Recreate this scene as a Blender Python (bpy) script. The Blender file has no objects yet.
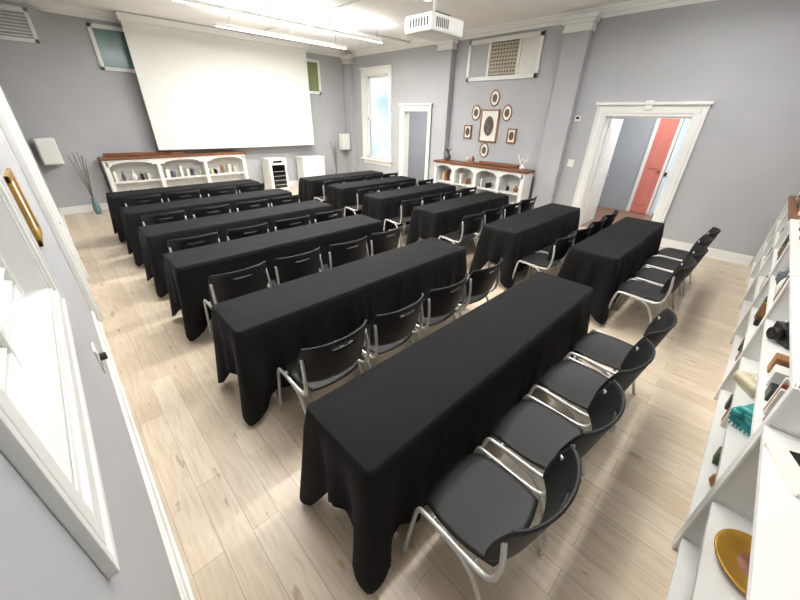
import bpy, bmesh, math, random
from mathutils import Vector, Matrix
random.seed(4)
sc=bpy.context.scene
XB,YA,XC,YD,ZC=7.63,10.34,-0.2,-0.78,3.72

# ---------------------------------------------------------------- materials
def lin(c):
    return tuple(((x/255)/12.92 if x/255<=0.04045 else ((x/255+0.055)/1.055)**2.4) for x in c)+(1,)
M={}
def mat(name,rgb,rough=.5,metal=0,var=.05,scale=6,emit=None,bump=0,spec=.5,stretch=None,bdist=.01):
    m=bpy.data.materials.new(name); m.use_nodes=True; nt=m.node_tree; b=nt.nodes['Principled BSDF']
    c=lin(rgb)
    tc=nt.nodes.new('ShaderNodeTexCoord'); mp=nt.nodes.new('ShaderNodeMapping'); nz=nt.nodes.new('ShaderNodeTexNoise')
    nt.links.new(tc.outputs['Object'],mp.inputs[0]); nt.links.new(mp.outputs[0],nz.inputs['Vector'])
    if stretch: mp.inputs['Scale'].default_value=stretch
    nz.inputs['Scale'].default_value=scale; nz.inputs['Detail'].default_value=4
    r=nt.nodes.new('ShaderNodeValToRGB'); r.color_ramp.elements[0].position=.3; r.color_ramp.elements[1].position=.7
    r.color_ramp.elements[0].color=tuple(x*(1-var) for x in c[:3])+(1,); r.color_ramp.elements[1].color=tuple(min(1,x*(1+var)) for x in c[:3])+(1,)
    nt.links.new(nz.outputs['Fac'],r.inputs[0]); nt.links.new(r.outputs[0],b.inputs['Base Color'])
    b.inputs['Roughness'].default_value=rough; b.inputs['Metallic'].default_value=metal
    b.inputs['Specular IOR Level'].default_value=spec
    if bump:
        bp=nt.nodes.new('ShaderNodeBump'); bp.inputs['Strength'].default_value=bump; bp.inputs['Distance'].default_value=bdist
        nt.links.new(nz.outputs['Fac'],bp.inputs['Height']); nt.links.new(bp.outputs[0],b.inputs['Normal'])
    if emit:
        b.inputs['Emission Color'].default_value=lin(emit[0]); b.inputs['Emission Strength'].default_value=emit[1]
    M[name]=m; return m
mat('wall_paint',(172,173,175),.75,var=.03,scale=2,bump=.05)
mat('hall_paint',(160,165,170),.75,var=.03,scale=2)
mat('white_paint',(230,230,226),.45,var=.02)
mat('ceiling_paint',(242,242,240),.8,var=.02,scale=2)
mat('black_cloth',(12,12,13),.85,var=.15,scale=3.2,spec=.22,bump=.45,bdist=.05)
mat('black_plastic',(15,15,17),.55,var=.08,scale=30,spec=.4)
mat('chair_metal',(196,196,192),.35,.45,var=.04)
mat('dark_metal',(60,60,62),.4,.7)
mat('wood_dark',(112,68,40),.4,var=.35,scale=5,stretch=(1,8,8))
mat('wood_mid',(142,98,60),.45,var=.3,scale=8,stretch=(1,6,6))
mat('screen_fabric',(228,229,224),.9,var=.01)
mat('tan_grille',(180,170,148),.6)
mat('gold',(176,134,52),.35,.5,var=.2)
mat('teal_plastic',(50,150,150),.35)
mat('beige_plastic',(205,196,165),.4)
mat('cream_plastic',(222,221,214),.45)
mat('coral_paint',(205,124,110),.5)
mat('paper',(230,226,215),.8)
mat('photo_print',(84,74,64),.6,var=.6,scale=14)
mat('teal_glass',(96,128,128),.15,var=.15,scale=2)
mat('green_glass',(120,132,86),.15,var=.2,scale=2)
mat('black_gloss',(14,14,16),.12)
mat('rust',(128,80,58),.6,var=.4,scale=12)
mat('slate',(78,84,92),.5)
mat('hall_floor',(130,98,78),.35,var=.2)
mat('blue_glass',(150,180,205),.1,emit=((170,200,225),.8))
mat('pane',(176,181,186),.2,var=.03)
mat('lamp_tube',(255,255,250),.5,emit=((255,252,244),5))
mat('leaf',(70,84,50),.6,var=.3)
mat('twig',(110,104,96),.7)
g=bpy.data.materials.new('clear_glass'); g.use_nodes=True; nt=g.node_tree; nt.nodes.clear()
o=nt.nodes.new('ShaderNodeOutputMaterial'); mx=nt.nodes.new('ShaderNodeMixShader'); t=nt.nodes.new('ShaderNodeBsdfTransparent'); gl=nt.nodes.new('ShaderNodeBsdfGlossy')
gl.inputs['Roughness'].default_value=.02; mx.inputs[0].default_value=.07
nt.links.new(t.outputs[0],mx.inputs[1]); nt.links.new(gl.outputs[0],mx.inputs[2]); nt.links.new(mx.outputs[0],o.inputs[0]); M['clear_glass']=g
# plank floor
m=bpy.data.materials.new('plank_floor'); m.use_nodes=True; nt=m.node_tree; b=nt.nodes['Principled BSDF']; N=nt.nodes.new; Lk=nt.links.new
tc=N('ShaderNodeTexCoord'); mp=N('ShaderNodeMapping'); mp.inputs['Rotation'].default_value=(0,0,math.pi/2); Lk(tc.outputs['Object'],mp.inputs[0])
br=N('ShaderNodeTexBrick'); Lk(mp.outputs[0],br.inputs['Vector'])
br.inputs['Scale'].default_value=1; br.inputs['Brick Width'].default_value=1.25; br.inputs['Row Height'].default_value=.15; br.inputs['Mortar Size'].default_value=.0014
br.inputs['Mortar Smooth'].default_value=.1; br.offset=.37; br.inputs['Bias'].default_value=0
br.inputs['Color1'].default_value=lin((215,200,179)); br.inputs['Color2'].default_value=lin((198,181,157)); br.inputs['Mortar'].default_value=lin((156,138,116))
mp2=N('ShaderNodeMapping'); mp2.inputs['Scale'].default_value=(16,1.6,1); Lk(tc.outputs['Object'],mp2.inputs[0])
nz=N('ShaderNodeTexNoise'); nz.inputs['Scale'].default_value=2.6; nz.inputs['Detail'].default_value=8; nz.inputs['Distortion'].default_value=.8; Lk(mp2.outputs[0],nz.inputs['Vector'])
r=N('ShaderNodeValToRGB'); r.color_ramp.elements[0].position=.3; r.color_ramp.elements[1].position=.58
r.color_ramp.elements[0].color=(.78,.74,.69,1); r.color_ramp.elements[1].color=(1.0,1.0,1.0,1); Lk(nz.outputs['Fac'],r.inputs[0])
mul=N('ShaderNodeMixRGB'); mul.blend_type='MULTIPLY'; mul.inputs[0].default_value=.75; Lk(br.outputs['Color'],mul.inputs[1]); Lk(r.outputs[0],mul.inputs[2])
mp3=N('ShaderNodeMapping'); mp3.inputs['Scale'].default_value=(5.5,1.8,1); Lk(tc.outputs['Object'],mp3.inputs[0])
n2=N('ShaderNodeTexNoise'); n2.inputs['Scale'].default_value=2.4; n2.inputs['Detail'].default_value=3; Lk(mp3.outputs[0],n2.inputs['Vector'])
r2=N('ShaderNodeValToRGB'); r2.color_ramp.elements[0].position=.28; r2.color_ramp.elements[1].position=.35; r2.color_ramp.elements[0].color=(.55,.45,.36,1); r2.color_ramp.elements[1].color=(1,1,1,1); Lk(n2.outputs['Fac'],r2.inputs[0])
mu2=N('ShaderNodeMixRGB'); mu2.blend_type='MULTIPLY'; mu2.inputs[0].default_value=.75; Lk(mul.outputs[0],mu2.inputs[1]); Lk(r2.outputs[0],mu2.inputs[2])
Lk(mu2.outputs[0],b.inputs['Base Color']); b.inputs['Roughness'].default_value=.34
M['plank_floor']=m

# ---------------------------------------------------------------- geometry builder
class G:
    def __init__(s): s.bm=bmesh.new(); s.ms=[]
    def mi(s,m):
        if m not in s.ms: s.ms.append(m)
        return s.ms.index(m)
    def box(s,a,b,m,bev=0,rot=None,c=None):
        x0,y0,z0=[min(p,q) for p,q in zip(a,b)]; x1,y1,z1=[max(p,q) for p,q in zip(a,b)]
        n0=set(s.bm.faces)
        mt=Matrix.Translation(((x0+x1)/2,(y0+y1)/2,(z0+z1)/2))@Matrix.Diagonal((x1-x0,y1-y0,z1-z0,1))
        if rot is not None:
            cc=Vector(c) if c else Vector(((x0+x1)/2,(y0+y1)/2,(z0+z1)/2))
            mt=Matrix.Translation(cc)@rot.to_4x4()@Matrix.Translation(-cc)@mt
        r=bmesh.ops.create_cube(s.bm,size=1,matrix=mt)
        if bev:
            es={e for v in r['verts'] for e in v.link_edges}
            bmesh.ops.bevel(s.bm,geom=list(es),offset=bev,segments=2,affect='EDGES',profile=.6)
        k=s.mi(m)
        for f in s.bm.faces:
            if f not in n0: f.material_index=k
    def tube(s,pts,r,m,n=8,sub=0,closed=False):
        P=[Vector(p) for p in pts]
        if sub:
            Q=[];L=len(P)
            for i in range(L-1):
                p0=P[max(i-1,0)];p1=P[i];p2=P[i+1];p3=P[min(i+2,L-1)]
                for j in range(sub):
                    t=j/sub; Q.append(.5*((2*p1)+(-p0+p2)*t+(2*p0-5*p1+4*p2-p3)*t*t+(-p0+3*p1-3*p2+p3)*t**3))
            Q.append(P[-1]);P=Q
        rings=[];u=None;k=s.mi(m);L=len(P)
        for i,p in enumerate(P):
            if closed: d=P[(i+1)%L]-P[i-1]
            else: d=P[min(i+1,L-1)]-P[max(i-1,0)]
            d.normalize()
            if u is None: u=d.orthogonal().normalized()
            else: u=(u-d*u.dot(d)).normalized()
            w=d.cross(u)
            rings.append([s.bm.verts.new(p+r*(u*math.cos(2*math.pi*a/n)+w*math.sin(2*math.pi*a/n))) for a in range(n)])
        rng=range(L if closed else L-1)
        for i in rng:
            A=rings[i];B=rings[(i+1)%L]
            for a in range(n):
                f=s.bm.faces.new((A[a],A[(a+1)%n],B[(a+1)%n],B[a])); f.smooth=True; f.material_index=k
        if not closed:
            for R in (rings[0][::-1],rings[-1]):
                f=s.bm.faces.new(R); f.material_index=k
    def lathe(s,prof,c,m,n=24,sx=1,sy=1,smooth=True):
        k=s.mi(m);rings=[]
        for r,z in prof: rings.append([s.bm.verts.new((c[0]+sx*r*math.cos(2*math.pi*a/n),c[1]+sy*r*math.sin(2*math.pi*a/n),c[2]+z)) for a in range(n)])
        for A,B in zip(rings,rings[1:]):
            for a in range(n):
                f=s.bm.faces.new((A[a],A[(a+1)%n],B[(a+1)%n],B[a])); f.smooth=smooth; f.material_index=k
        for R in (rings[0][::-1],rings[-1]):
            f=s.bm.faces.new(R); f.material_index=k
    def shell(s,fn,nu,nv,th,m,skip=lambda i,j:False,smooth=True):
        k=s.mi(m)
        P=[[Vector(fn(-1+2*i/nu,-1+2*j/nv)) for j in range(nv+1)] for i in range(nu+1)]
        T=[[None]*(nv+1) for _ in range(nu+1)];Bt=[[None]*(nv+1) for _ in range(nu+1)]
        for i in range(nu+1):
            for j in range(nv+1):
                du=P[min(i+1,nu)][j]-P[max(i-1,0)][j]; dv=P[i][min(j+1,nv)]-P[i][max(j-1,0)]
                n=du.cross(dv).normalized()
                T[i][j]=s.bm.verts.new(P[i][j]); Bt[i][j]=s.bm.verts.new(P[i][j]-n*th)
        ex=lambda i,j:0<=i<nu and 0<=j<nv and not skip(i,j)
        def F(*v):
            f=s.bm.faces.new(v); f.material_index=k; f.smooth=smooth
        for i in range(nu):
            for j in range(nv):
                if not ex(i,j): continue
                F(T[i][j],T[i+1][j],T[i+1][j+1],T[i][j+1]); F(Bt[i][j],Bt[i][j+1],Bt[i+1][j+1],Bt[i+1][j])
                if not ex(i-1,j): F(T[i][j],T[i][j+1],Bt[i][j+1],Bt[i][j])
                if not ex(i+1,j): F(T[i+1][j],Bt[i+1][j],Bt[i+1][j+1],T[i+1][j+1])
                if not ex(i,j-1): F(T[i][j],Bt[i][j],Bt[i+1][j],T[i+1][j])
                if not ex(i,j+1): F(T[i][j+1],T[i+1][j+1],Bt[i+1][j+1],Bt[i][j+1])
        for r_ in (T,Bt):
            for row in r_:
                for v in row:
                    if not v.link_faces: s.bm.verts.remove(v)
    def mesh(s,name):
        me=bpy.data.meshes.new(name); s.bm.normal_update(); s.bm.to_mesh(me); s.bm.free()
        for x in s.ms: me.materials.append(M[x])
        return me
    def obj(s,name,loc=(0,0,0),rz=0,parent=None,rot=None):
        return place(s.mesh(name),name,loc,rz,parent,rot)
def place(me,name,loc=(0,0,0),rz=0,parent=None,rot=None):
    o=bpy.data.objects.new(name,me); sc.collection.objects.link(o); o.location=loc
    o.rotation_euler=rot if rot else (0,0,rz)
    if parent: o.parent=parent
    return o

# ---------------------------------------------------------------- room shell
W='white_paint'
q=G(); q.box((XC-.2,YD-.2,-.1),(XB+.2,YA+.2,0),'plank_floor'); q.obj('floor')
q=G(); q.box((XC-.2,YD-.2,ZC),(XB+.2,YA+.2,ZC+.1),'ceiling_paint'); q.obj('ceiling')
q=G(); q.box((XC-.2,YA,0),(XB+.2,YA+.2,ZC),'wall_paint'); q.obj('wall_back')
q=G(); q.box((XC-.2,YD-.2,0),(XB+.2,YD,ZC),'wall_paint'); q.obj('wall_front')
def wallX(name,x0,x1,ya,yb,ops,m='wall_paint'):
    q=G(); cur=ya
    for a,b_,z0,z1 in sorted(ops):
        q.box((x0,cur,0),(x1,a,ZC),m)
        if z0>0: q.box((x0,a,0),(x1,b_,z0),m)
        q.box((x0,a,z1),(x1,b_,ZC),m); cur=b_
    q.box((x0,cur,0),(x1,yb,ZC),m); q.obj(name)
DO=(1.13,2.42,0,2.1); DS=(6.80,7.72,0,2.16); WO=(8.36,9.44,.80,3.08)
wallX('wall_right',XB,XB+.2,YD,YA,[DO,DS,WO])
CW=(.80,2.2,1.24,2.75)
wallX('wall_left',XC-.2,XC,YD,YA,[CW])
def base_x(name,x,dx,ya,yb):
    q=G(); q.box((x,ya,0),(x+dx*.018,yb,.13),W); q.box((x,ya,.13),(x+dx*.012,yb,.155),W); q.box((x,ya,0),(x+dx*.03,yb,.02),W); q.obj(name)
base_x('baseboard_right',XB,-1,-.36,.93); base_x('baseboard_right',XB,-1,2.63,2.96); base_x('baseboard_right',XB,-1,7.9,YA-.36)
base_x('baseboard_left',XC,1,YD,4.38); base_x('baseboard_left',XC,1,5.97,YA-.2)
q=G(); q.box((.75,YA-.018,0),(XB-.2,YA,.13),W); q.box((.75,YA-.012,.13),(XB-.2,YA,.155),W); q.obj('baseboard_back')
q=G()
for k,(d,h) in enumerate([(.10,.04),(.07,.09),(.03,.15)]):
    q.box((XB-d,YD,ZC-h),(XB,YA,ZC),W); q.box((XC,YA-d,ZC-h),(XB,YA,ZC),W)
q.obj('trim_1')
q=G(); q.box((XC,YA-.16,.0),(.74,YA,ZC-.15),'wall_paint'); q.box((XC,YA-.178,0),(.758,YA,.15),W); q.obj('trim_2')
def pil(name,y0,y1,d=.15):
    q=G(); q.box((XB-d,y0,.2),(XB,y1,ZC-.3),'wall_paint',.006); q.box((XB-d-.02,y0-.02,0),(XB,y1+.02,.2),W)
    for dd,z0,z1 in [(.03,ZC-.32,ZC-.28),(.02,ZC-.28,ZC-.2),(.06,ZC-.2,ZC-.15),(.09,ZC-.15,ZC-.1)]:
        q.box((XB-d-dd,y0-dd,z0),(XB,y1+dd,z1),W)
    q.obj(name)
pil('trim_4',3.0,3.45); pil('trim_5',6.05,6.45); pil('trim_6',YA-.32,YA-.02,.16)

def casing(x,dx,op,w,sill=False):
    a,b_,z0,z1=op; q=G()
    for (ya,yb) in ((a-w,a),(b_,b_+w)):
        q.box((x,ya,z0 if sill else 0),(x+dx*.03,yb,z1+w),W,.004)
        q.box((x,ya+w*.28,z0 if sill else 0),(x+dx*.042,yb-w*.28,z1),W,.004)
    for ys in (a-w,b_+w-.03): q.box((x,ys,z0 if sill else 0),(x+dx*.05,ys+.03,z1+w),W,.004)
    q.box((x,a,z1),(x+dx*.03,b_,z1+w),W,.004); q.box((x,a-w*.5,z1+w*.28),(x+dx*.042,b_+w*.5,z1+w*.72),W,.004)
    q.box((x,a-w-.03,z1+w),(x+dx*.08,b_+w+.03,z1+w+.045),W,.006)
    q.box((x,a-.01,z0),(x-dx*.2,a+.02,z1),W); q.box((x,b_-.02,z0),(x-dx*.2,b_+.01,z1),W); q.box((x,a,z1-.02),(x-dx*.2,b_,z1+.01),W)
    if sill:
        q.box((x-dx*.2,a-w-.04,z0-.05),(x+dx*.11,b_+w+.04,z0),W,.008); q.box((x,a-w,z0-.17),(x+dx*.03,b_+w,z0-.05),W,.004)
    return q
casing(XB,-1,DO,.17).obj('door_1')
q=G(); q.box((XB-.07,1.72,2.19),(XB-.03,1.84,2.34),W,.02); q.obj('trim_3')
casing(XB,-1,DS,.13).obj('door_2')
q=casing(XB,-1,WO,.14,True)
x,a,b_,z0,z1=XB+.06,WO[0]+.02,WO[1]-.02,WO[2],WO[3]-.02; zm=(z0+z1)/2
for k,(za,zb) in enumerate(((z0,zm+.03),(zm-.03,z1))):
    xx=x+k*.045
    q.box((xx,a,za),(xx+.04,a+.06,zb),W,.004); q.box((xx,b_-.06,za),(xx+.04,b_,zb),W,.004)
    q.box((xx,a,za),(xx+.04,b_,za+.07),W,.004); q.box((xx,a,zb-.06),(xx+.04,b_,zb),W,.004)
    q.box((xx+.015,a+.05,za+.05),(xx+.02,b_-.05,zb-.05),'clear_glass')
q.obj('window_1')
# left wall window close to the camera: picture-frame casing with stepped moulding and slatted shutter
q=G(); a,b_,z0,z1=CW
def ring(d0,d1,t,bev=.003):
    q.box((XC,a-d0,z0-d0),(XC+t,b_+d0,z0-d1),W,bev); q.box((XC,a-d0,z1+d1),(XC+t,b_+d0,z1+d0),W,bev)
    q.box((XC,a-d0,z0-d1),(XC+t,a-d1,z1+d1),W,bev); q.box((XC,b_+d1,z0-d1),(XC+t,b_+d0,z1+d1),W,bev)
ring(.13,.105,.022); ring(.105,.085,.008); ring(.085,.03,.018); ring(.03,.0,.006)
for (p,r_) in (((a-.01,z0),(a+.015,z1)),((b_-.015,z0),(b_+.01,z1))): q.box((XC-.2,p[0],p[1]),(XC,r_[0],r_[1]),W)
q.box((XC-.2,a,z0-.01),(XC,b_,z0+.012),W); q.box((XC-.2,a,z1-.012),(XC,b_,z1+.01),W)
q.box((XC-.16,a,z0),(XC-.14,b_,z1),'pane')
for yy in (a+.015,(a+b_)/2-.03,b_-.075): q.box((XC-.14,yy,z0),(XC-.08,yy+.06,z1),W,.004)
for zz in (z0+.012,z0+.72,z1-.08): q.box((XC-.14,a,zz),(XC-.085,b_,zz+.06),W,.004)
rt=Matrix.Rotation(math.radians(35),3,'Y')
for i in range(22):
    zz=z0+.1+i*.062
    if abs(zz-(z0+.75))<.05: continue
    for ya,yb in ((a+.08,(a+b_)/2-.035),((a+b_)/2+.035,b_-.08)): q.box((XC-.13,ya,zz),(XC-.085,yb,zz+.007),W,0,rt)
q.obj('window_2')
q=G(); y0,y1,zt=4.4,5.95,2.9
for ya in (y0,y1-.16):
    q.box((XC,ya,0),(XC+.05,ya+.16,zt),W,.006); q.box((XC,ya+.04,0),(XC+.07,ya+.12,zt),W,.006)
q.box((XC,y0,zt),(XC+.06,y1,zt+.16),W,.006); q.box((XC,y0-.03,zt+.16),(XC+.1,y1+.03,zt+.2),W,.006)
q.box((XC,y0+.16,0),(XC+.02,y1-.16,zt),W)
for z_a,z_b in ((.2,.9),(1.05,2.0),(2.15,2.8)):
    for ya,yb in ((y0+.28,y0+.72),(y0+.82,y1-.28)): q.box((XC+.02,ya,z_a),(XC+.035,yb,z_b),W,.01)
q.tube([(XC+.02,4.66,1.0),(XC+.06,4.66,1.0),(XC+.06,4.74,1.0)],.01,'dark_metal',sub=3)
q.obj('door_3')
q=G(); q.box((XC,2.66,.41),(XC+.01,2.80,.60),'cream_plastic',.003)
for z in (.46,.54): q.box((XC+.008,2.69,z-.02),(XC+.014,2.77,z+.02),'chair_metal',.003)
q.box((XC+.01,2.70,.49),(XC+.05,2.74,.53),'dark_metal',.004); q.obj('wall_outlet')
q=G(); Y0,Y1,Z0,Z1=2.70,3.08,1.31,1.69; fw=.04; ft=.018
for a_,b2 in (((XC,Y0,Z0),(XC+ft,Y1,Z0+fw)),((XC,Y0,Z1-fw),(XC+ft,Y1,Z1)),((XC,Y0,Z0),(XC+ft,Y0+fw,Z1)),((XC,Y1-fw,Z0),(XC+ft,Y1,Z1))): q.box(a_,b2,'gold',.004)
q.box((XC+.002,Y0+.02,Z0+.02),(XC+.006,Y1-.02,Z1-.02),'paper'); q.obj('gold_picture_frame')

# ---------------------------------------------------------------- adjoining hallway
HX=10.3; HP='hall_paint'
q=G(); q.box((XB+.2,-1,-.1),(HX+.2,8,0),'hall_floor'); q.obj('floor')
q=G(); q.box((XB+.2,-1,2.9),(HX+.2,8,3.0),'ceiling_paint'); q.obj('ceiling')
for a_,b2 in (((HX,-1,0),(HX+.2,8,2.9)),((XB+.2,3.1,0),(HX,3.2,2.9)),((XB+.2,7.9,0),(HX,8,2.9)),((XB+.2,-1.1,0),(HX,-1,2.9))):
    q=G(); q.box(a_,b2,HP); q.obj('wall_hallway')
q=G(); y0,y1=1.72,2.08
for a_,b2 in (((HX-.04,y0-.06,0),(HX,y0,2.2)),((HX-.04,y1,0),(HX,y1+.08,2.2)),((HX-.04,y0-.06,2.1),(HX,y1+.08,2.2))): q.box(a_,b2,W,.005)
q.box((HX-.05,y0,0.01),(HX-.005,y1,2.1),'coral_paint')
for za,zb in ((.2,.9),(1.05,1.95)): q.box((HX-.06,y0+.08,za),(HX-.05,y1-.08,zb),'coral_paint',.004)
q.lathe([(.001,0),(.02,.0),(.03,.03),(.02,.05),(.001,.055)],(HX-.08,y0+.05,1.0),'gold'); q.obj('door_4')
q=G()
for a_,b2 in (((HX-.05,.35,0),(HX,.45,2.4)),((HX-.05,1.58,0),(HX,1.64,2.4)),((HX-.05,.35,2.3),(HX,1.64,2.4)),((HX-.05,.35,.9),(HX,1.64,1.0)),((HX-.05,.9,0),(HX,.96,2.4))): q.box(a_,b2,W,.005)
q.box((HX-.02,.45,.05),(HX-.01,1.58,2.3),'blue_glass'); q.obj('door_5')
q=G(); q.box((0,0,.01),(.85,.04,2.06),W,.004)
for za,zb in ((.2,.85),(1.0,1.9)):
    q.box((.12,-.008,za),(.73,0,zb),W,.004); q.box((.12,.04,za),(.73,.048,zb),W,.004)
q.tube([(.78,0,1.0),(.78,-.05,1.0),(.68,-.05,1.0)],.01,'chair_metal',sub=3)
q.obj('door_6',(XB+.22,2.38,0),math.radians(2))

# ---------------------------------------------------------------- back wall things
q=G(); sx0,sx1,sz0,sz1=1.90,6.04,1.20,3.60; sy=YA-.3
q.box((sx0,sy,sz0),(sx1,sy+.006,sz1),'screen_fabric')
q.box((sx0-.05,sy-.07,sz1-.02),(sx1+.05,sy+.07,sz1+.11),W,.02)
q.tube([(sx0,sy,sz0),(sx1,sy,sz0)],.014,W)
for x in (sx0+.3,sx1-.3): q.box((x-.02,sy-.02,sz1+.1),(x+.02,sy+.02,ZC),W)
q.obj('projection_screen')
def framed(name,x0,x1,z0,z1,glass,w=.07):
    q=G(); y=YA
    for a_,b2 in (((x0,y-.04,z0),(x1,y,z0+w)),((x0,y-.04,z1-w),(x1,y,z1)),((x0,y-.04,z0),(x0+w,y,z1)),((x1-w,y-.04,z0),(x1,y,z1))): q.box(a_,b2,W,.006)
    q.box((x0+w*.8,y-.02,z0+w*.8),(x1-w*.8,y-.01,z1-w*.8),glass); q.obj(name)
framed('window_3',1.36,2.3,2.72,3.5,'teal_glass'); framed('window_4',5.7,6.62,2.56,3.42,'green_glass')
q=G(); x0,x1,z0,z1=-.18,.56,3.05,3.56; y=YA-.16
for a_,b2 in (((x0,y-.03,z0),(x1,y,z0+.06)),((x0,y-.03,z1-.06),(x1,y,z1)),((x0,y-.03,z0),(x0+.06,y,z1)),((x1-.06,y-.03,z0),(x1,y,z1))): q.box(a_,b2,W,.005)
for i in range(8): q.box((x0+.06,y-.02,z0+.08+i*.05),(x1-.06,y-.005,z0+.10+i*.05),'cream_plastic')
q.obj('air_vent')
def cabinet(name,L,d,h,bays,loc,rz):
    q=G()
    q.box((0,0.03,0),(L,d,.1),W); q.box((0,.0,.1),(L,d,.13),W); q.box((0,d-.02,.1),(L,d,h-.05),W)
    bw=L/bays
    for i in range(bays+1):
        x=min(max(i*bw,.04),L-.04); q.box((x-.04,0,.1),(x+.04,d,h-.05),W,.004)
    for i in range(bays):
        a_,b2=i*bw+.04,(i+1)*bw-.04
        q.box((a_,0.02,h*.52),(b2,d,h*.52+.025),W)
        n=10
        for j in range(n):
            t0=-1+2*j/n; t1=-1+2*(j+1)/n; tm=(t0+t1)/2; zz=h-.07-.10*abs(tm)**3
            q.box((a_+(t0+1)/2*(b2-a_),0,zz-.03),(a_+(t1+1)/2*(b2-a_),.02,h-.05),W)
        random.seed(i+int(L*10))
        for zz in (.13,h*.52+.025):
            x=a_+.08
            while x<b2-.1:
                hh=random.uniform(.1,.27); ww=random.uniform(.03,.07); mm=random.choice(['paper','cream_plastic','black_plastic','slate','wood_mid','beige_plastic','paper'])
                if random.random()<.5: q.box((x,.1,zz),(x+ww,.1+.18,zz+hh),mm,.004)
                else: q.lathe([(ww*.5,0),(ww*.9,hh*.3),(ww*.8,hh*.6),(ww*.35,hh*.8),(ww*.45,hh)],(x+ww,.2,zz),mm,14)
                x+=random.uniform(.11,.2)
    q.box((-.03,-.03,h-.05),(L+.03,d,h),'wood_dark',.008)
    q.box((0,-.01,h-.08),(L,.03,h-.05),W)
    return q.obj(name,loc,rz)
cabinet('display_cabinet',3.0,.36,1.1,3,(.78,YA-.48,0),0)
q=G(); q.box((0,0,0),(1.3,.06,.07),'wood_dark',.01); q.box((1.3,.01,0),(1.6,.05,.05),'wood_mid',.01); q.obj('carved_wood_plank',(.85,YA-.24,1.101))
cabinet('display_cabinet',2.5,.38,1.06,4,(XB-.55,6.0,0),-math.pi/2)
q=G(); q.box((0,0.03,0.03),(.52,.5,.9),W,.01); q.box((0,0,.05),(.52,.03,.91),W,.008); q.box((.07,-.006,.12),(.45,.0,.74),'black_gloss',.004)
for z in (.2,.32,.44,.56): q.box((.09,-.01,z),(.43,-.006,z+.012),'chair_metal')
q.tube([(.485,-.01,.76),(.485,-.05,.76),(.485,-.05,.5),(.485,-.01,.5)],.008,'chair_metal'); q.box((.12,-.008,.8),(.38,0,.85),'black_gloss')
for x in (.05,.42):
    for y in (.06,.44): q.box((x,y,0),(x+.03,y+.03,.04),'black_plastic')
q.obj('wine_cooler',(4.33,YA-.68,0))
q=G(); q.box((0,0,.05),(.75,.42,.84),W,.008); q.box((-.02,-.02,.84),(.77,.42,.88),W,.008)
q.box((.02,-.012,.09),(.365,0,.8),W,.008); q.box((.385,-.012,.09),(.73,0,.8),W,.008)
for x in (.335,.415): q.lathe([(.001,-.012),(.012,-.008),(.012,.008),(.001,.012)],(x,-.025,.5),'dark_metal',10)
q.box((.04,.04,0),(.71,.4,.05),'dark_metal'); q.obj('storage_cabinet',(5.45,YA-.55,0))
def spk():
    q=G(); q.box((-.15,-.22,0),(.15,0,.48),'cream_plastic',.02); q.box((-.135,-.235,.02),(.135,-.21,.46),W,.01)
    for i in range(14): q.box((-.12,-.239,.04+i*.029),(.12,-.234,.05+i*.029),'cream_plastic')
    q.box((-.03,0,.18),(.03,.07,.26),'dark_metal'); q.lathe([(.001,0),(.012,.0),(.012,.02),(.001,.02)],(.1,-.23,-.02),'dark_metal',8)
    return q.mesh('wall_speaker')
ms=spk(); place(ms,'wall_speaker',(.02,YA-.24,1.02),0.1); place(ms,'wall_speaker',(XB-.36,YA-.08,1.0),0)
def twigs(name,loc,n,h,seed):
    random.seed(seed); q=G(); q.lathe([(.05,0),(.07,.1),(.06,.2),(.035,.28),(.05,.32)],(0,0,0),'teal_glass',18)
    for i in range(n):
        a_=random.uniform(0,6.28); e=random.uniform(.05,.16)
        q.tube([(0,0,.2),(e*.3*math.cos(a_),e*.3*math.sin(a_),h*.5),(e*math.cos(a_+.3),e*math.sin(a_+.3),h*random.uniform(.85,1))],.006,'twig',5,sub=3)
    q.obj(name,loc)
twigs('branch_vase',(.40,YA-.5,0),9,1.25,3); twigs('branch_vase',(6.75,YA-.35,0),8,1.3,5)

# ---------------------------------------------------------------- right wall things
q=G(); Y0,Y1,Z0,Z1=3.90,5.66,2.76,3.52; x=XB
for a_,b2 in (((x-.04,Y0,Z0),(x,Y1,Z0+.08)),((x-.04,Y0,Z1-.08),(x,Y1,Z1)),((x-.04,Y0,Z0),(x,Y0+.08,Z1)),((x-.04,Y1-.08,Z0),(x,Y1,Z1))): q.box(a_,b2,W,.006)
ga,gb=4.40,5.08
for a_,b2,mm in ((Y0+.08,ga-.04,'cream_plastic'),(ga,gb,'slate'),(gb+.04,Y1-.08,'wall_paint')):
    q.box((x-.012,a_,Z0+.08),(x-.002,b2,Z1-.08),mm)
for i in range(10): yy=ga+.01+i*.07; q.box((x-.028,yy,Z0+.1),(x-.012,yy+.03,Z1-.1),'tan_grille')
for i in range(9): q.box((x-.032,ga,Z0+.10+i*.066),(x-.02,gb,Z0+.132+i*.066),'tan_grille')
for y in (ga-.02,gb+.02): q.box((x-.035,y-.025,Z0+.06),(x,y+.025,Z1-.06),W)
q.obj('return_air_grille')
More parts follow.
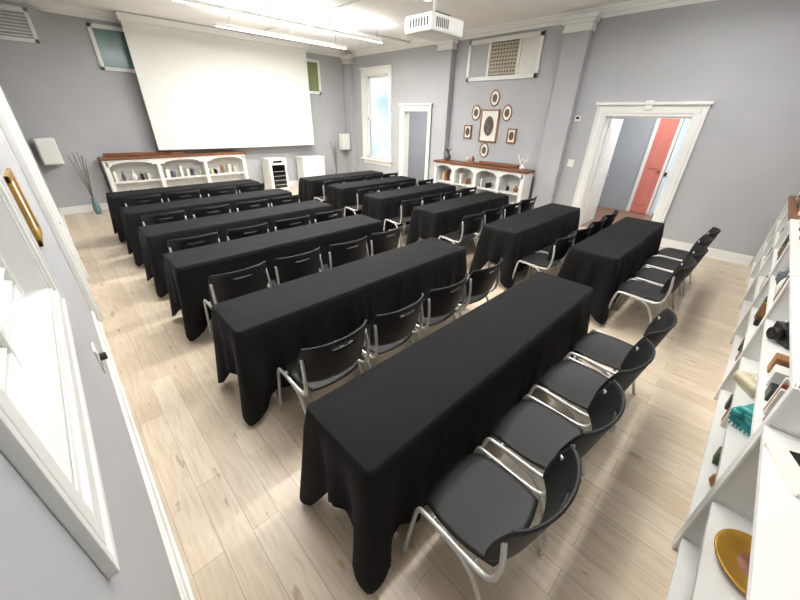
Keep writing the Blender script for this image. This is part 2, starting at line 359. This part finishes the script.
def portrait(name,y,z,w,h,oval,mm='wood_mid'):
    q=G(); n=28
    if oval:
        q.tube([(0,w/2*math.cos(2*math.pi*i/n),h/2*math.sin(2*math.pi*i/n)) for i in range(n)],.014,mm,8,closed=True)
        for xx,fr,m_ in ((.0,1,'paper'),(-.004,.55,'photo_print')):
            k=q.mi(m_); f=q.bm.faces.new([q.bm.verts.new((xx,fr*w/2*math.cos(-2*math.pi*i/n),fr*h/2*math.sin(-2*math.pi*i/n))) for i in range(n)]); f.material_index=k
    else:
        t=.03
        for a_,b2 in (((-.025,-w/2,-h/2),(.01,w/2,-h/2+t)),((-.025,-w/2,h/2-t),(.01,w/2,h/2)),((-.025,-w/2,-h/2),(.01,-w/2+t,h/2)),((-.025,w/2-t,-h/2),(.01,w/2,h/2))): q.box(a_,b2,mm,.006)
        q.box((-.01,-w/2+t,-h/2+t),(.005,w/2-t,h/2-t),'paper')
        k=q.mi('photo_print'); f=q.bm.faces.new([q.bm.verts.new((-.013,w*.27*math.cos(-2*math.pi*i/n),h*.3*math.sin(-2*math.pi*i/n))) for i in range(n)]); f.material_index=k
    q.obj(name,(XB-.012,y,z))
portrait('portrait_frame',4.88,1.86,.48,.68,False)
for y,z in ((4.82,2.42),(5.28,2.13),(5.46,1.72),(4.46,2.13),(4.26,1.68),(4.93,1.34)): portrait('oval_picture_frame',y,z,.22,.30,y not in (4.26,5.46))
q=G(); q.lathe([(.05,0),(.07,.03),(.03,.06),(.03,.08)],(0,0,0),W,16)
for i in range(7):
    a_=i*.9; q.tube([(0,0,.06),(.04*math.cos(a_),.08*math.sin(a_),.14),(.05*math.cos(a_+.5),.14*math.sin(a_+.5),.22+.03*(i%3))],.01,W,6,sub=3)
q.obj('coral_figurine',(XB-.3,3.72,1.061))
q=G(); q.lathe([(.05,0),(.08,.05),(.07,.12),(.03,.15),(.04,.17)],(0,0,0),'slate',16)
for i in range(9):
    a_=i*.7; q.tube([(0,0,.15),(.03*math.cos(a_),.03*math.sin(a_),.22),(.08*math.cos(a_),.08*math.sin(a_),.24+.02*(i%3))],.009,'leaf',5,sub=2)
q.obj('potted_succulent',(XB-.35,5.75,1.061))
q=G(); q.box((0,0,0),(.16,.34,.03),'wood_mid',.01); q.lathe([(.03,0),(.05,.06),(.02,.1),(.03,.12)],(.08,.1,.03),'rust',14); q.lathe([(.04,0),(.04,.1),(.02,.12)],(.08,.24,.03),'cream_plastic',14); q.obj('decor_tray',(XB-.42,4.9,1.061))
q=G(); q.box((0,0,0),(.12,1.0,.07),'wood_dark',.015); q.obj('wood_beam',(XB-.3,3.85,1.061))
q=G(); q.box((XB-.02,2.86,2.0),(XB,2.96,2.1),W,.004); q.box((XB-.024,2.88,2.04),(XB-.02,2.94,2.08),'black_gloss'); q.obj('thermostat')
q=G(); q.box((XB-.01,2.78,1.18),(XB,2.9,1.32),W,.003); q.box((XB-.016,2.825,1.23),(XB-.01,2.85,1.27),W,.002); q.obj('light_switch')

# ---------------------------------------------------------------- chairs
def chair():
    q=G()
    def seat(u,v):
        c=.24; x=.216*u*math.sqrt(1-c*v*v); y=.212*v*math.sqrt(1-c*u*u)
        z=.446-.010*(1-u*u)*(1-v*v)+.006*u*u-.028*max(0,v-.55)**2*5
        return (x,y,z)
    q.shell(seat,16,16,.012,'black_plastic')
    def back(u,v):
        c=.18; s=u*math.sqrt(1-c*v*v); x=.25*math.sin(s*1.25)/math.sin(1.25); z=.68+.148*v*math.sqrt(1-c*u*u)
        y=-.275+.105*(1-math.cos(s*1.25))/(1-math.cos(1.25))-.03*(v)
        return (-x,y,z)
    q.shell(back,24,14,.010,'black_plastic',skip=lambda i,j:9<=i<=14 and j==11)
    rim=[back(-1+2*i/12,1) for i in range(13)]
    q.tube([Vector(p)+Vector((0,-.004,0)) for p in rim],.008,'black_plastic',8,sub=2)
    for s in (-1,1):
        q.tube([(s*.256,.235,.0),(s*.244,.20,.30),(s*.238,.18,.415),(s*.235,.13,.435),(s*.235,-.13,.425),(s*.242,-.205,.47),(s*.246,-.225,.60),(s*.238,-.205,.74)],.0115,'chair_metal',8,sub=4)
        q.tube([(s*.235,.06,.425),(s*.238,-.08,.40),(s*.243,-.17,.28),(s*.256,-.26,0)],.0115,'chair_metal',8,sub=4)
        q.box((s*.256-.014,.221,0),(s*.256+.014,.249,.02),'chair_metal',.005); q.box((s*.256-.014,-.274,0),(s*.256+.014,-.246,.02),'chair_metal',.005)
        q.tube([(s*.236,.1,.430),(s*.18,.1,.428)],.01,'chair_metal')
    q.tube([(-.235,.12,.42),(.235,.12,.42)],.010,'chair_metal'); q.tube([(-.235,-.12,.415),(.235,-.12,.415)],.010,'chair_metal')
    return q.mesh('stackable_chair')
CH=chair()
# ---------------------------------------------------------------- draped tables
def table(L,Wd,seed):
    rnd=random.Random(seed); q=G(); H=.76; R=.035; k=q.mi('black_cloth')
    hx,hy=L/2-R,Wd/2-R; pts=[]
    def side(ax,ay,bx,by,nx,ny,n,typ,ln):
        for i in range(n+1):
            t=i/n; pts.append((ax+(bx-ax)*t,ay+(by-ay)*t,nx,ny,min(t,1-t)*ln,typ,0))
    def corner(cx,cy,a0,n=11):
        for i in range(1,n):
            a=a0+math.pi/2*i/n; pts.append((cx+R*math.cos(a),cy+R*math.sin(a),math.cos(a),math.sin(a),0,'c',1-abs(2*i/n-1)))
    side(L/2,-hy,L/2,hy,1,0,22,'s',Wd); corner(hx,hy,0)
    side(hx,Wd/2,-hx,Wd/2,0,1,110,'l',L); corner(-hx,hy,math.pi/2)
    side(-L/2,hy,-L/2,-hy,-1,0,22,'s',Wd); corner(-hx,-hy,math.pi)
    side(-hx,-Wd/2,hx,-Wd/2,0,-1,110,'l',L); corner(hx,-hy,1.5*math.pi)
    ph=[rnd.uniform(0,6.28) for _ in range(6)]
    folds=[(rnd.uniform(0,2*(L+Wd)),rnd.uniform(.012,.03),rnd.uniform(.018,.035),rnd.uniform(-.12,.12)) for _ in range(26)]
    NR=16; rings=[]
    for r in range(NR+1):
        t=r/NR; ring=[]; s=0; prev=None
        for (x,y,nx,ny,d,ty,cc) in pts:
            if prev: s+=math.hypot(x-prev[0],y-prev[1])
            prev=(x,y)
            hem={'l':.55,'s':.42,'c':.64}[ty]
            near=math.exp(-(d/.12)**2)
            drop=hem+(.66-hem)*near if ty!='c' else .66+.06*cc
            e=.012*min(1,t*6)+.014*t
            e+=t**1.1*(.058*math.exp(-(d/.055)**2)-.034*math.exp(-((d-.13)/.045)**2)+.030*math.exp(-((d-.23)/.04)**2))
            if ty=='c': e+=.04*t*cc
            mid=min(1,d/.3)
            e+=t*mid*(.010*math.sin(s*9+ph[0])+.007*math.sin(s*21+ph[1]+t))
            if ty!='c':
                for (fs,fa,fwid,sl) in folds: e+=mid*fa*t**.8*math.exp(-((s-fs-sl*t)/fwid)**2)
            e=max(e,.006) if t>0 else 0
            z=H-drop*t-(.0 if t==0 else .004)
            ring.append(q.bm.verts.new((x+nx*e,y+ny*e,z)))
        rings.append(ring)
    n=len(pts)
    top=[q.bm.verts.new((p[0]-p[2]*.012,p[1]-p[3]*.012,H+.004)) for p in pts]
    f=q.bm.faces.new(top); f.material_index=k
    allr=[top]+rings
    for A,B in zip(allr,allr[1:]):
        for a in range(n):
            f=q.bm.faces.new((A[a],B[a],B[(a+1)%n],A[(a+1)%n])); f.material_index=k; f.smooth=True
    q.box((-L/2+.01,-Wd/2+.01,H-.035),(L/2-.01,Wd/2-.01,H-.008),'wood_mid')
    for sx in (-1,1):
        x=sx*(L/2-.2)
        for y in (-Wd/2+.08,Wd/2-.08): q.tube([(x,y,.02),(x,y,H-.03)],.016,'chair_metal')
        q.tube([(x,-Wd/2+.02,.016),(x,Wd/2-.02,.016)],.015,'chair_metal'); q.tube([(x,-Wd/2+.08,.2),(x,Wd/2-.08,.2)],.012,'chair_metal')
        q.tube([(x,0,.2),(x-sx*.35,0,H-.04)],.01,'chair_metal')
    return q.mesh('draped_table')
TL=[table(2.47,.49,s) for s in (1,2)]; TR=[table(2.1,.49,s) for s in (3,4)]
tY=[.655,1.982,3.37,4.57,5.84,7.19]; rY=[.73,1.88,3.18,4.42,5.58,6.72]
for i,y in enumerate(tY):
    place(TL[i%2],'draped_table',(.497+1.235,y+.245,0),0 if i%2 else math.pi*(i//2%2))
    for j in range(4):
        rj=random.Random(i*10+j); cx=([.93,1.51,2.08,2.65],[.92,1.48,2.05,2.62],[.86,1.45,2.04,2.6])[min(i,2)][j]
        place(CH,'stackable_chair',(cx+rj.uniform(-.01,.01),y-(.285 if i==0 else .27)+rj.uniform(-.015,.01),0),rj.uniform(-.04,.04))
for i,y in enumerate(rY):
    place(TR[i%2],'draped_table',(3.86+1.05,y+.245,0),0 if i%2 else math.pi*(i//2%2))
    for j in range(4):
        rj=random.Random(i*17+j); cx=[4.1,4.65,5.2,5.74][j]
        place(CH,'stackable_chair',(cx,y-.275+rj.uniform(-.02,.01),0),rj.uniform(-.03,.03))

# ---------------------------------------------------------------- bookcases on the front wall
q=G(); F,Bk=-.38,YD+.005; x0,xm,x1=.35,1.77,7.5; h1,h2=.92,1.12
q.box((x0,F-.02,0),(x1,Bk,.09),W); q.box((x0,Bk+.02,.09),(xm,Bk,h1),W); q.box((xm,Bk+.02,.09),(x1,Bk,h2),W)
for p in [.37,1.755,1.79,3.35,4.5,5.6,6.6,7.48]:
    h=h1 if p<1.76 else h2
    q.box((p-.013,F,0),(p+.013,Bk,h),W,.003); q.box((p-.025,F,0),(p+.025,F+.012,h),W,.003)
SH=[.09,.42,.76]
for z in SH[:2]: q.box((x0,F,z),(x1,Bk,z+.022),W)
q.box((xm,F,SH[2]),(x1,Bk,SH[2]+.022),W)
q.box((x0,F+.01,h1-.03),(xm,Bk,h1),W,.004); q.box((xm,F+.01,h2-.03),(5.6,Bk,h2),W,.004); q.box((5.6,F+.02,h2-.03),(x1,Bk,h2+.01),'wood_dark',.004)
q.obj('bookcase')
SZ=.443; TZ=.921; S3=.783
def phone(name,mm,loc,rz):
    q=G(); q.box((-.1,-.12,0),(.1,.12,.045),mm,.015); q.shell(lambda u,v:(.10*u*(1-.1*v),.12*v,.06+.02*v),8,8,.05,mm)
    q.tube([(-.11,-.09,.1),(-.11,-.07,.125),(-.11,.07,.125),(-.11,.09,.1)],.018,mm,8,sub=4)
    q.lathe([(.03,0),(.03,.02),(.022,.03)],(-.11,-.09,.075),mm,12); q.lathe([(.03,0),(.03,.02),(.022,.03)],(-.11,.09,.075),mm,12)
    for i in range(3):
        for j in range(4): q.box((.0+i*.028,-.05+j*.03,.065),(.018+i*.028,-.03+j*.03,.085),'paper',.002)
    n=40; q.tube([(-.125+.012*math.cos(i*1.6),-.1+.005*i,.014+.012*math.sin(i*1.6)) for i in range(n)],.0035,mm,5)
    q.obj(name,loc,rz)
phone('desk_telephone','beige_plastic',(2.93,-.50,SZ),.6); phone('desk_telephone','teal_plastic',(2.47,-.52,SZ),-.5)
q=G(); q.lathe([(.001,0),(.10,0),(.135,.012),(.15,.03),(.145,.034),(.12,.02),(.001,.012)],(0,0,0),'gold',36,1,.85); q.lathe([(.001,.013),(.085,.013),(.085,.016),(.001,.016)],(0,0,0),'rust',30,1,.85); q.obj('serving_platter',(1.48,-.53,SZ),.3)
q=G(); q.box((0,0,0),(.12,.08,.13),'beige_plastic',.006); q.box((.02,.08,.02),(.10,.083,.11),'slate'); q.obj('card_box',(1.50,-.755,SZ),0)
q=G(); q.box((0,0,0),(.22,.16,.02),'paper',.003); q.box((.02,.03,.02),(.2,.1,.023),'black_gloss'); q.obj('guest_book',(1.48,-.60,TZ),.4)
q=G(); q.box((-.09,-.04,0),(.09,.04,.11),'dark_metal',.01); q.tube([(0,.04,.055),(0,.09,.055)],.04,'black_plastic',18); q.tube([(0,.088,.055),(0,.094,.055)],.03,'black_gloss',18); q.box((-.03,-.03,.11),(.03,.03,.135),'dark_metal',.005)
for x in (-.065,.065): q.lathe([(.014,0),(.014,.015),(.01,.018)],(x,0,.11),'chair_metal',12)
q.obj('vintage_camera',(3.0,-.47,S3),.5)
def clutter(name,loc,seed,n=5,sp=.11):
    rnd=random.Random(seed); q=G(); x=0
    for i in range(n):
        mm=rnd.choice(['rust','slate','wood_mid','cream_plastic','gold','paper','dark_metal','leaf','black_plastic']); hh=rnd.uniform(.08,.2); w=rnd.uniform(.03,.05)
        k=rnd.random()
        if k<.45: q.lathe([(w*.7,0),(w,hh*.25),(w*.9,hh*.6),(w*.4,hh*.85),(w*.5,hh)],(x,rnd.uniform(0,.05),0),mm,14)
        elif k<.7: q.box((x-w,-.06,0),(x+w,.08,hh*.7),mm,.005)
        else:
            for j in range(3): q.box((x-w+j*w*.7,-.06,0),(x-w+(j+.85)*w*.7,.08,hh+.02*j),rnd.choice(['rust','slate','paper','wood_mid','leaf']),.002)
        x+=sp
    q.obj(name,loc)
for xx,s,n in ((3.47,1,6),(4.65,2,6),(5.75,3,5),(6.75,7,5)): clutter('trinket_row',(xx,-.485,SZ),s,n,.15)
for xx,s,n in ((1.95,25,5),(3.48,21,7),(4.65,22,6),(5.75,23,5),(6.75,24,5)): clutter('trinket_row',(xx,-.485,S3),s,n,.15)
for xx,s,n in ((2.0,8,6),(3.5,9,4),(4.65,10,4)): clutter('trinket_row',(xx,-.5,.113),s,n,.22)
for xx,s,n,z in ((2.0,15,6,1.121),(3.4,14,8,1.121),(4.6,11,7,1.121),(5.7,12,7,1.131),(6.6,13,6,1.131)): clutter('trinket_row',(xx,-.5,z),s,n,.13)

# ---------------------------------------------------------------- ceiling equipment
def lampobj(x,y,z,L,e,up=False):
    l=bpy.data.lights.new('linear_lamp_and_fill','AREA'); l.shape='RECTANGLE'; l.size=L; l.size_y=.07; l.energy=e; l.color=(1,.985,.965)
    o=bpy.data.objects.new('linear_lamp_and_fill',l); o.location=(x,y,z); sc.collection.objects.link(o)
    if up: o.rotation_euler=(math.pi,0,0)
def linlight(y,x0,x1,z=3.40,e=120,eu=60):
    q=G(); q.box((x0,y-.035,z),(x1,y+.035,z+.05),W,.008); q.box((x0+.02,y-.028,z-.01),(x1-.02,y+.028,z),'lamp_tube')
    x=x0+.3
    while x<x1: q.tube([(x,y,z+.05),(x,y,ZC)],.004,'dark_metal',6); x+=1.2
    q.obj('linear_pendant_light')
    lampobj((x0+x1)/2,y,z-.015,x1-x0,e)
    if eu: lampobj((x0+x1)/2,y,z+.055,x1-x0,eu,True)  # upward fill lamp added above the housing to lighten the ceiling
linlight(6.85,2.0,6.05,z=3.42,e=170,eu=55); linlight(8.1,3.0,6.0,z=3.42,e=95,eu=45); linlight(4.0,.4,4.4,e=170,eu=110); linlight(1.0,.6,6.6,e=95,eu=140)
q=G(); q.box((-.27,-.2,0),(.27,.2,.16),W,.03)
q.tube([(.1,.19,.08),(.1,.245,.08)],.055,'black_plastic',20); q.tube([(.1,.243,.08),(.1,.25,.08)],.045,'black_gloss',20)
for i in range(7): q.box((-.272,-.15+i*.04,.05),(-.268,-.13+i*.04,.12),'dark_metal'); q.box((-.2+i*.03,-.203,.04),(-.185+i*.03,-.199,.12),'dark_metal')
q.box((-.12,-.12,.16),(.12,.12,.19),'dark_metal',.005); q.tube([(0,0,.18),(0,0,ZC-2.79)],.025,W,12)
q.lathe([(.1,0),(.1,.02),(.04,.04)],(0,0,ZC-2.83),W,20)
q.obj('ceiling_projector',(3.5,3.1,2.79))
q=G(); q.tube([(XC,7.5,ZC-.04),(XB,7.5,ZC-.04)],.02,W); q.tube([(4.5,3.2,ZC-.04),(4.5,YA,ZC-.04)],.018,W); q.obj('ceiling_conduit')

# ---------------------------------------------------------------- lights / world
def area(name,loc,rot,sx,sy,e,col=(1,1,1)):
    l=bpy.data.lights.new(name,'AREA'); l.shape='RECTANGLE'; l.size=sx; l.size_y=sy; l.energy=e; l.color=col
    o=bpy.data.objects.new(name,l); o.location=loc; o.rotation_euler=rot; sc.collection.objects.link(o)
area('hallway_lamp',(9,1.5,2.85),(0,0,0),1,2,80); area('hallway_lamp',(9,6,2.85),(0,0,0),1,2,90)
w=bpy.data.worlds.new('world'); sc.world=w; w.use_nodes=True; nt=w.node_tree; bg=nt.nodes['Background']
tc=nt.nodes.new('ShaderNodeTexCoord'); nz=nt.nodes.new('ShaderNodeTexNoise'); nz.inputs['Scale'].default_value=9; r=nt.nodes.new('ShaderNodeValToRGB')
r.color_ramp.elements[0].position=.42; r.color_ramp.elements[1].position=.58; r.color_ramp.elements[0].color=(.50,.72,.98,1); r.color_ramp.elements[1].color=(.95,.98,1,1)
nt.links.new(tc.outputs['Generated'],nz.inputs['Vector']); nt.links.new(nz.outputs['Fac'],r.inputs[0]); nt.links.new(r.outputs[0],bg.inputs[0])
bg.inputs[1].default_value=1.35
sc.view_settings.view_transform='Standard'

# ---------------------------------------------------------------- camera
f,yaw,pitch,roll,H=334.47,.7902,.5000,-.0243,1.998
F_=Vector((math.cos(yaw)*math.cos(pitch),math.sin(yaw)*math.cos(pitch),-math.sin(pitch))); r_=Vector((math.sin(yaw),-math.cos(yaw),0)); d_=F_.cross(r_)
r2=r_*math.cos(roll)+d_*math.sin(roll); d2=-r_*math.sin(roll)+d_*math.cos(roll)
cam=bpy.data.cameras.new('camera'); cam.sensor_width=36; cam.lens=f/800*36; cam.clip_start=.02
co=bpy.data.objects.new('camera',cam); sc.collection.objects.link(co)
mm=Matrix((r2,-d2,-F_)).transposed().to_4x4(); mm.translation=(0,0,H); co.matrix_world=mm
sc.camera=co
